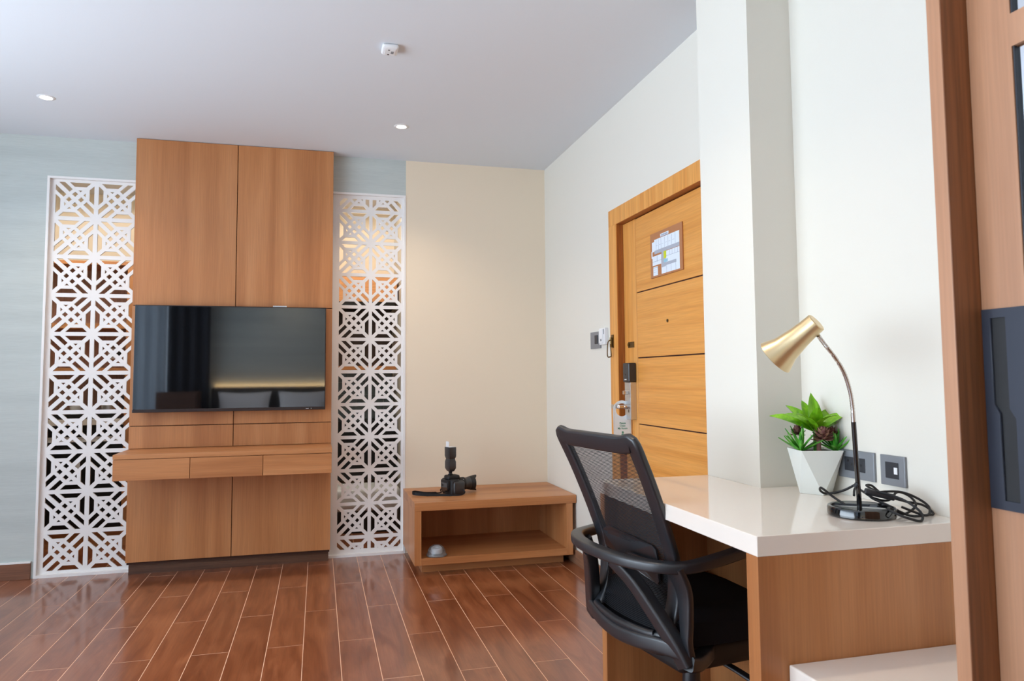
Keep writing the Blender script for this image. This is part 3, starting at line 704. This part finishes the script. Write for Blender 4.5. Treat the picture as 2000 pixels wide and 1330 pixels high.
# ------------------------------------------------------------------ wardrobe
t = T('wardrobe', 'tall brown veneer wardrobe with mirrored sliding door beside the desk', 'wardrobe', (1.25, .4, 0))
P('side_panel', B(1.0, XR-.002, .9575, .985, 0, ZC-.003, bev=.001), WARDV, t)
P('side_panel', B(1.0, XR-.002, -.80, -.7725, 0, ZC-.003, bev=.001), WARDV, t)
P('top_panel', B(1.0, XR-.002, -.7725, .9575, ZC-.03, ZC-.003), WARDV, t)
P('shade_lining', B(1.0006, 1.30, .956, .9573, .06, ZC-.03), WARDSHADE, t)  # thin dark sheet added over the side panel to imitate shade in the reveal
P('base_panel', B(1.0, XR-.002, -.7725, .9575, 0, .06), WARDV, t)
P('back_panel', B(XR-.012, XR-.003, -.7725, .9575, .06, ZC-.03), WARDV, t)
def wdoor(y0, y1, x, handle):
    # stiles and rails around two mirror panes
    b_ = bmesh.new(); ya_, yb_ = y1-.077, y0+.077
    B(x, x+.024, ya_, y1, .062, ZC-.032, bm=b_); B(x, x+.024, y0, yb_, .062, ZC-.032, bm=b_)
    for za_, zb_ in ((.062, .16), (1.655, 1.708), (ZC-.13, ZC-.032)): B(x, x+.024, yb_, ya_, za_, zb_, bm=b_)
    d = P('sliding_door', b_, WARDV, t)
    for za_, zb_ in ((.16, 1.655), (1.708, ZC-.13)):
        P('mirror_pane', B(x+.008, x+.014, yb_+.002, ya_-.002, za_+.002, zb_-.002), MIRROR, d)
        P('pane_gasket', B(x+.002, x+.008, ya_-.003, ya_-.0005, za_, zb_), DKPLATE, d)
        P('pane_gasket', B(x+.002, x+.008, yb_+.0005, yb_+.003, za_, zb_), DKPLATE, d)
    if handle:
        # recessed handle plate with a stepped slot
        h0, h1 = handle
        out = [(h0, .9235), (h1, .9235), (h1, 1.2425), (h0, 1.2425)]
        sl = [(.937, 1.228), (.937, 1.089), (.927, 1.075), (.927, .938), (.899, .938), (.899, 1.068), (.909, 1.083), (.909, 1.228)]
        Mh = Matrix(((0, 0, 1, x-.002), (1, 0, 0, 0), (0, 1, 0, 0), (0, 0, 0, 1)))
        pl_ = P('handle_plate', plate(out, [sl], .008, Mh), HANDM, d)
        P('handle_recess', B(x-.0012, x-.0002, .895, .94, .934, 1.232), BLACKMAT, d)
wdoor(.03, .955, 1.054, (.874, .951))
wdoor(-.77, .06, 1.085, None)

# ------------------------------------------------------------------ mesh back task chair
CM_O = (.82, 2.118, 0)
rz = math.atan2(.152, .988)
ch = T('office_chair', 'black mesh-back office chair with looped arms tucked into the desk', 'chair', CM_O, rz)
# chair space: x forward, y to the sitter's left, z up
prof = [(.962, -.004), (.90, .028), (.81, .073), (.71, .116), (.616, .155), (.516, .167), (.44, .155), (.385, .125)]
def fz(z):
    for (za_, fa), (zb_, fb_) in zip(prof, prof[1:]):
        if zb_ <= z <= za_: return fb_+(fa-fb_)*(z-zb_)/(za_-zb_)
    return prof[0][1] if z > prof[0][0] else prof[-1][1]
def wz(z): return .184+.034*max(0, min(1, (z-.40)/.55)) 
def curve_in(s, z): return -.038*(1-(s/.24)**2)*max(0.2, min(1, (1.05-z)/.4))
def bpnt(s, z): return Vector((fz(z)+curve_in(s, z), s, z))
frame_pts = []
for z in [.40, .45, .52, .60, .68, .76, .84, .90, .935]: frame_pts.append(bpnt(-wz(z), z))
frame_pts.append(bpnt(-wz(.955)+.010, .950))
for s in (-.16, -.08, 0, .08, .16): frame_pts.append(bpnt(s, .942))
frame_pts.append(bpnt(wz(.955)-.010, .950))
for z in [.935, .90, .84, .76, .68, .60, .52, .45, .40]: frame_pts.append(bpnt(wz(z), z))
for s in (.17, .09, 0, -.09, -.17): frame_pts.append(bpnt(s, .378-.012*(1-(s/.2)**2)))
fp = smoothpath(frame_pts+[frame_pts[0]], 3)[:-1]
def sweep_frame(pts, sec, nrm):
    bm = bmesh.new(); n = len(pts); rings = []
    for i, p in enumerate(pts):
        tt = (pts[(i+1) % n]-pts[i-1]).normalized(); s = tt.cross(nrm).normalized(); u = s.cross(tt).normalized()
        hi = min(1, max(0, (p.z-.86)/.08)); lo = min(1, max(0, (.43-p.z)/.04)); wsc = 1+.3*lo
        rings.append([bm.verts.new(p+s*a*wsc+u*b) for a, b in sec])
    m = len(sec)
    for k in range(n):
        a, b = rings[k], rings[(k+1) % n]
        for i in range(m): bm.faces.new((a[i], a[(i+1) % m], b[(i+1) % m], b[i]))
    return bm
nb = Vector((1, 0, .35)).normalized()
P('back_frame', sweep_frame(fp, rrect(.056, .022, .008), nb), BLACKPL, ch, local=True, smooth=True)
mesh = bmesh.new(); z = .405
while z < .938:
    w = wz(z)-.004; pr2 = None
    for k in range(13):
        s = -w+2*w*k/12; p = bpnt(s, z); a = mesh.verts.new((p.x, p.y, p.z-.00125)); b = mesh.verts.new((p.x, p.y, p.z+.00125)); 
        if pr2: mesh.faces.new((pr2[0], a, b, pr2[1]))
        pr2 = (a, b)
    z += .0042
P('back_mesh', mesh, MESHM, ch, local=True, kind='stuff')
# lumbar pad and its clip behind the mesh
lp = bmesh.new()
def ribbon(pts2, th, back):
    v1 = [Vector((fz(z)+curve_in(s, z)-back, s, z)) for s, z in pts2]
    bm = bmesh.new(); a = [bm.verts.new(v) for v in v1]; b = [bm.verts.new(v-Vector((th, 0, 0))) for v in v1]
    bm.faces.new(a); bm.faces.new(b[::-1])
    for i in range(len(a)): bm.faces.new((a[i], a[(i+1) % len(a)], b[(i+1) % len(a)], b[i]))
    return bm
pad = [(-.150, .585), (-.150, .632), (-.140, .643), (-.07, .655), (.06, .662), (.09, .659), (.15, .635), (.15, .585), (.05, .575), (-.05, .575)]
P('lumbar_pad', ribbon(pad, .006, .004), BLACKPL, ch, local=True)
clip = [(-.145, .53), (-.152, .54), (-.152, .60), (-.10, .60), (-.02, .60), (-.02, .588), (-.045, .575), (-.055, .556), (-.075, .548)]
P('lumbar_bracket', ribbon(clip, .006, .012), BLACKPL, ch, local=True)
# arm hoop
zr = .607
hoop = [(.50, .268, .655), (.42, .272, .650), (.33, .276, .633), (.22, .279, .617), (.135, .272, zr), (.07, .235, zr), (.030, .16, zr), (.012, .07, zr), (.010, 0, zr), (.012, -.07, zr), (.030, -.16, zr), (.07, -.235, zr), (.135, -.272, zr), (.22, -.279, .617), (.33, -.276, .633), (.42, -.272, .650), (.50, -.268, .655)]
P('arm_hoop', sweep(smoothpath(hoop, 6), rrect(.042, .030, .007)), BLACKPL, ch, local=True, smooth=True)
# side braces: near and far A-shaped limbs rising from the lower corners to the hoop
for sg in (-1, 1):
    diag = smoothpath([(.020, sg*.075, zr-.008), (.055, sg*.125, .545), (.090, sg*.180, .465), (.122, sg*.232, .385), (.140, sg*.256, .335)], 5)
    P('brace', sweep(diag, rrect(.040, .040, .008), up=(1, 0, 0), scale=lambda u: (1+.35*u, 1)), BLACKPL, ch, local=True, smooth=True)
    up = smoothpath([(.105, sg*.252, zr-.006), (.130, sg*.262, .54), (.136, sg*.262, .46), (.138, sg*.260, .40), (.150, sg*.262, .345)], 5)
    P('upright', sweep(up, rrect(.062, .020, .006), up=(1, 0, 0), scale=lambda u: (1.15-.8*u, 1)), BLACKPL, ch, local=True, smooth=True)
    foot = smoothpath([(.135, sg*.258, .345), (.17, sg*.250, .338), (.22, sg*.225, .345), (.30, sg*.16, .35)], 5)
    P('seat_arm', sweep(foot, rrect(.055, .040, .008)), BLACKPL, ch, local=True, smooth=True)
rail = smoothpath([(.125, .252, .372), (.100, .19, .375), (.080, .10, .366), (.074, 0, .360), (.080, -.10, .366), (.100, -.19, .375), (.125, -.252, .372)], 5)
P('lower_rail', sweep(rail, rrect(.026, .044, .009)), BLACKPL, ch, local=True, smooth=True)
# seat
seat = bmesh.new()
NX, NY = 22, 22
def seatpt(u, v, zz, sc=1):
    # superellipse outline
    a = u*2-1; b = v*2-1
    x = a*math.sqrt(max(0, 1-b*b*.5*.35)); y = b*math.sqrt(max(0, 1-a*a*.5*.35))
    r = max(abs(a), abs(b)); edge = max(0, (r-.80)/.20)
    return Vector((.345+x*.225*sc, y*.248*sc, zz-.034*edge**2.2))
gt = [[seat.verts.new(seatpt(i/NX, j/NY, .462+.012*math.exp(-((i/NX-.1)/.25)**2)-.010*math.exp(-((i/NX-1)/.2)**2))) for j in range(NY+1)] for i in range(NX+1)]
gb2 = [[seat.verts.new(seatpt(i/NX, j/NY, .362)+Vector((0, 0, .088*max(0, (max(abs(i/NX*2-1), abs(j/NY*2-1))-.8)/.2)**2.2*.5))) for j in range(NY+1)] for i in range(NX+1)]
for g_ in (gt, gb2):
    for i in range(NX):
        for j in range(NY): seat.faces.new((g_[i][j], g_[i+1][j], g_[i+1][j+1], g_[i][j+1]))
edge = [(i, 0) for i in range(NX)]+[(NX, j) for j in range(NY)]+[(i, NY) for i in range(NX, 0, -1)]+[(0, j) for j in range(NY, 0, -1)]
for k in range(len(edge)):
    a, b = edge[k], edge[(k+1) % len(edge)]
    seat.faces.new((gt[a[0]][a[1]], gt[b[0]][b[1]], gb2[b[0]][b[1]], gb2[a[0]][a[1]]))
P('seat_cushion', seat, FABRIC, ch, local=True, smooth=True)
P('seat_shell', B(.135, .555, -.232, .232, .296, .372, bev=.024, seg=4), BLACKMAT, ch, local=True, smooth=True)
P('seat_mechanism', B(.25, .44, -.09, .09, .262, .30, bev=.008), BLACKMAT, ch, local=True)
P('height_lever', sweep(smoothpath([(.33, -.09, .284), (.335, -.16, .283), (.345, -.21, .276), (.36, -.27, .262)], 5), rrect(.018, .010, .003), scale=lambda u: (1+.5*u, 1)), BLACKPL, ch, local=True, smooth=True)
P('gas_lift', lathe([(0, .09), (.028, .09), (.028, .20), (.026, .202), (.016, .204), (.016, .262), (0, .262)], 24, Matrix.Translation((.345, 0, 0))), BLACKPL, ch, local=True, smooth=True)
P('base_hub', lathe([(0, .062), (.04, .062), (.045, .07), (.042, .11), (.032, .118), (0, .118)], 24, Matrix.Translation((.345, 0, 0))), BLACKPL, ch, local=True, smooth=True)
for k in range(5):
    a = 2*PI*k/5+.45; dx, dy = math.cos(a), math.sin(a)
    lg = P('base_leg', sweep([(.345+dx*.03, dy*.03, .092), (.345+dx*.16, dy*.16, .085), (.345+dx*.275, dy*.275, .068)], rrect(.045, .028, .008), scale=lambda u: (1-.35*u, 1-.3*u)), BLACKPL, ch, local=True, smooth=True)
    Mw = Matrix.Translation((.345+dx*.27, dy*.27, .0258)) @ Matrix.Rotation(a+.6, 4, 'Z') @ Matrix.Rotation(PI/2, 4, 'X')
    w_ = bmesh.new()
    for o_ in (-.021, .005): join(w_, lathe([(0, 0), (.020, 0), (.025, .003), (.025, .013), (.020, .016), (0, .016)], 20, Mw @ Matrix.Translation((0, 0, o_))))
    join(w_, sweep([(.345+dx*.27, dy*.27, .03), (.345+dx*.27, dy*.27, .062)], circ(.006, 8)))
    P('caster', w_, BLACKPL, lg, local=True, smooth=True)

# ------------------------------------------------------------------ space behind the fretwork
# left: open cupboard over a minibar counter
t = T('minibar_cabinet', 'open brown cupboard and white counter behind the left fretwork screen', 'cabinet', (-1.8, 5.85, 0))
xa, xb = -2.35, -1.31; y0 = 5.62
P('side_panel', B(xb, xb+.14, y0, 5.98, 0, 1.97), WV, t)
P('side_panel', B(xa-.02, xa, y0, 5.98, 0, 1.97), WV, t)
P('back_panel', B(xa, xb, 5.95, 5.98, .75, 1.97), BACKBR, t)
P('top_board', B(xa, xb, y0, 5.95, 1.945, 1.97), WX, t)
P('shelf', B(xa, xb, y0+.12, 5.95, 1.505, 1.54), WX, t)
P('shelf', B(xa, xb, y0+.12, 5.95, 1.20, 1.225), WX, t)
P('counter', B(xa, xb, y0-.02, 5.95, .83, .87, bev=.002), STONE, t)
P('apron', B(xa, xb, y0+.01, y0+.03, .715, .75), WHITE, t)
P('apron', B(xa, xb, y0+.01, y0+.03, .75, .83), DKCAB, t)
P('toe_board', B(xa, xb, y0+.02, 5.95, 0, .10), WX, t)
t2 = T('minibar_fridge', 'black minibar fridge under the counter behind the left screen', 'fridge', (-1.6, 5.9, .101))
P('case', B(-1.80, xb-.003, y0+.04, 5.93, .101, .712), DKCAB, t2)
P('door', B(-1.80, xb-.003, y0+.005, y0+.038, .108, .708, bev=.004), DKCAB, t2)
P('magnet', B(-1.60, -1.575, y0+.003, y0+.0055, .54, .60), WHPL, t2)
t2 = T('storage_drawers', 'black drawer unit under the counter left of the minibar fridge', 'cabinet', (-2.1, 5.9, .101))
P('case', B(xa+.002, -1.803, y0+.04, 5.93, .101, .712), DKCAB, t2)
for a, b in ((.104, .40), (.404, .71)): P('drawer', B(xa+.004, -1.805, y0+.008, y0+.038, a, b, bev=.003), DKCAB, t2)
t2 = T('serving_tray', 'dark serving tray on the white counter behind the left screen', 'tray', (-1.58, 5.84, .87))
P('tray', B(-1.80, -1.36, 5.70, 5.92, .8705, .885, bev=.004), DKCAB, t2); P('rim', B(-1.80, -1.36, 5.70, 5.715, .885, .90), DKCAB, t2)
t2 = T('white_cup', 'white round cup on the dark tray behind the left screen', 'cup', (-1.66, 5.80, .8857))
P('bowl', lathe([(0, 0), (.025, 0), (.034, .02), (.040, .07), (.038, .07), (.030, .02), (0, .006)], 24, Matrix.Translation((-1.66, 5.80, .8857))), WHPL, t2, smooth=True)
t2 = T('steel_kettle', 'steel kettle on the dark tray behind the left screen', 'kettle', (-1.46, 5.84, .8857))
Mk = Matrix.Translation((-1.46, 5.84, .8857))
P('body', lathe([(0, 0), (.06, 0), (.064, .01), (.058, .10), (.045, .15), (.03, .165), (0, .17)], 28, Mk), STEEL, t2, smooth=True)
P('handle', sweep(smoothpath([(-1.40, 5.84, .92), (-1.365, 5.84, .94), (-1.365, 5.84, 1.0), (-1.41, 5.84, 1.035)], 5), circ(.008, 8)), BLACKPL, t2, smooth=True)
t2 = T('wall_telephone', 'white wall telephone on the cupboard back behind the left screen', 'telephone', (-1.42, 5.94, 1.33))
P('case', B(-1.50, -1.40, 5.925, 5.9495, 1.29, 1.37, bev=.003), WHPL, t2); P('keypad', B(-1.45, -1.41, 5.922, 5.926, 1.30, 1.345), DKCAB, t2)
# right: wardrobe-like unit with tiled splashback
t = T('vanity_unit', 'dark vanity unit with orange wood top board behind the right screen', 'cabinet', (.3, 6.0, 0))
P('top_board', B(-.45, .60, 5.86, 6.28, 1.745, 1.945), grain('orange_wood', [(196, 132, 78), (208, 146, 92)], 'X', .4), t)
P('top_dark_band', B(-.43, .585, 5.88, 6.28, 1.70, 1.745), DKCAB, t)  # solid dark band under the top board
P('back_board', B(-.45, .60, 6.24, 6.28, 1.235, 1.70), mat('dark_brown_board', (58, 40, 32), .4), t)
P('mid_shelf', B(-.45, .60, 5.90, 6.28, 1.205, 1.235), WX, t)
P('counter_base', B(-.45, .60, 5.92, 6.28, .34, .80), DKCAB, t)
P('side_panel', B(-.47, -.45, 5.86, 6.28, 0, 1.945), DKCAB, t)
sb = T('tiled_splashback', 'blue grey glazed tile splashback behind the right fretwork screen', 'splashback', (.07, 6.0, .80))
P('grout_bed', B(-.45, .60, 6.19, 6.235, .802, 1.203), mat('pale_grout', (170, 180, 186), .8), sb)
for i in range(14):
    for j in range(4):
        P('tile', B(-.447+.075*i, -.447+.075*i+.071, 6.182, 6.191, .806+.1*j, .806+.1*j+.095, bev=.001, seg=1), TILE, sb)
t = T('white_bath', 'white bathtub behind the lower part of the right screen', 'bathtub', (.1, 5.8, 0))
tb = B(-.55, .60, 5.52, 5.85, .16, .33, bev=.04, seg=4); P('tub', tb, WHPL, t, smooth=True); P('plinth', B(-.53, .57, 5.56, 5.84, 0, .17), DKCAB, t)
S('wall_inner', B(.62, .70, 5.2, YE, 0, ZC), PAINT)
S('wall_divider', B(-.62, -.56, 5.2, YE, 0, ZC), CREAM)
downlight(-1.7, 5.08, 'round white added ceiling downlight before the minibar cabinet', 36, 176)  # unseen lamp with a very wide cone, added to brighten the cupboard and wall
downlight(.25, 5.12, 'round white added ceiling downlight before the vanity unit', 32, 176)  # likewise unseen, added to lift the space behind the right screen

# ------------------------------------------------------------------ the part of the room behind the viewpoint (seen in the television glass)
t = T('double_bed', 'wide bed with white linen and dark padded headboard behind the viewpoint', 'bed', (-1.0, -.2, 0))
P('headboard', B(-1.38, .45, YB+.055, YB+.12, .3, 1.02, bev=.02, seg=3), HEAD, t, smooth=True)
P('bed_base', B(-1.37, .38, YB+.13, .75, .08, .32, bev=.01), HEAD, t)
P('mattress', B(-1.37, .38, YB+.13, .75, .32, .58, bev=.05, seg=4), BED, t, smooth=True)
tag(P('led_strip', B(-1.35, .42, YB+.012, YB+.035, .985, 1.0), LEDW), 'warm light strip behind the headboard', 'light')
light('headboard_glow', 'AREA', (-.48, YB+.03, 1.03), 5, (1, .62, .28), (PI, 0, 0), shape='RECTANGLE', size=1.75, size_y=.03)
t = T('bedside_cabinet', 'dark brown bedside cabinet before the dark curtain', 'cabinet', (-1.72, -.75, 0))
P('case', B(-1.96, -1.48, YB+.28, YB+.62, .0, .98, bev=.004), WDARK, t)
for a_, b_ in ((.06, .50), (.51, .95)): P('drawer_front', B(-1.945, -1.495, YB+.62, YB+.636, a_, b_, bev=.002), WDARK, t)
def pillow(x, y, z, label):
    bm = bmesh.new(); n = 14
    for side in (1, -1):
        g = [[None]*(n+1) for _ in range(n+1)]
        for i in range(n+1):
            for j in range(n+1):
                a, b = i/n*2-1, j/n*2-1; h = .075*((1-a*a)*(1-b*b))**.42
                pin = 1-.10*(1-a*a)*abs(b)-.10*(1-b*b)*abs(a)
                g[i][j] = bm.verts.new((a*.34*pin, side*h, b*.22*pin))
        for i in range(n):
            for j in range(n): bm.faces.new((g[i][j], g[i+1][j], g[i+1][j+1], g[i][j+1]))
    bmesh.ops.remove_doubles(bm, verts=bm.verts, dist=1e-4)
    bm.transform(Matrix.Translation((x, y, z)) @ Matrix.Rotation(math.radians(20), 4, 'X'))
    tag(P('pillow', bm, BED, origin=(x, y, z-.2), smooth=True), label, 'pillow', 'white pillows on the bed')
pillow(-.95, YB+.27, .765, 'white pillow on the bed, nearer the dark curtain'); pillow(-.19, YB+.27, .765, 'white pillow on the bed, farther from the dark curtain')
def curtain(x0, x1, y, m, label, ax='x', z0=.02, z1=2.55):
    bm = bmesh.new(); n = 90; pr = None
    for i in range(n+1):
        u = i/n; c = x0+(x1-x0)*u; o = .028*math.sin(u*abs(x1-x0)*42)
        p = (c, y+o) if ax == 'x' else (y+o, c)
        a = [bm.verts.new((p[0], p[1], zz)) for zz in (z0, z1)]
        q2 = (c, y+o+.004) if ax == 'x' else (y+o+.004, c)
        a += [bm.verts.new((q2[0], q2[1], zz)) for zz in (z1, z0)]
        if pr:
            for k in range(4): bm.faces.new((pr[k], a[k], a[(k+1) % 4], pr[(k+1) % 4]))
        pr = a
    tag(P('curtain', bm, m, smooth=True), label, 'curtain')
curtain(-1.92, -1.40, YB+.16, CURT, 'dark curtain beside the headboard')
curtain(-2.98, -1.93, YB+.16, SHEER, 'pale curtain over the window in the wall behind the viewpoint')
curtain(3.72, 4.2, XL+.10, CURT, 'dark curtain at the far side of the large left window', 'y')
S('trim_2', B(XL, XL+.16, YB, YF, 2.47, ZC-.001), WHITE)
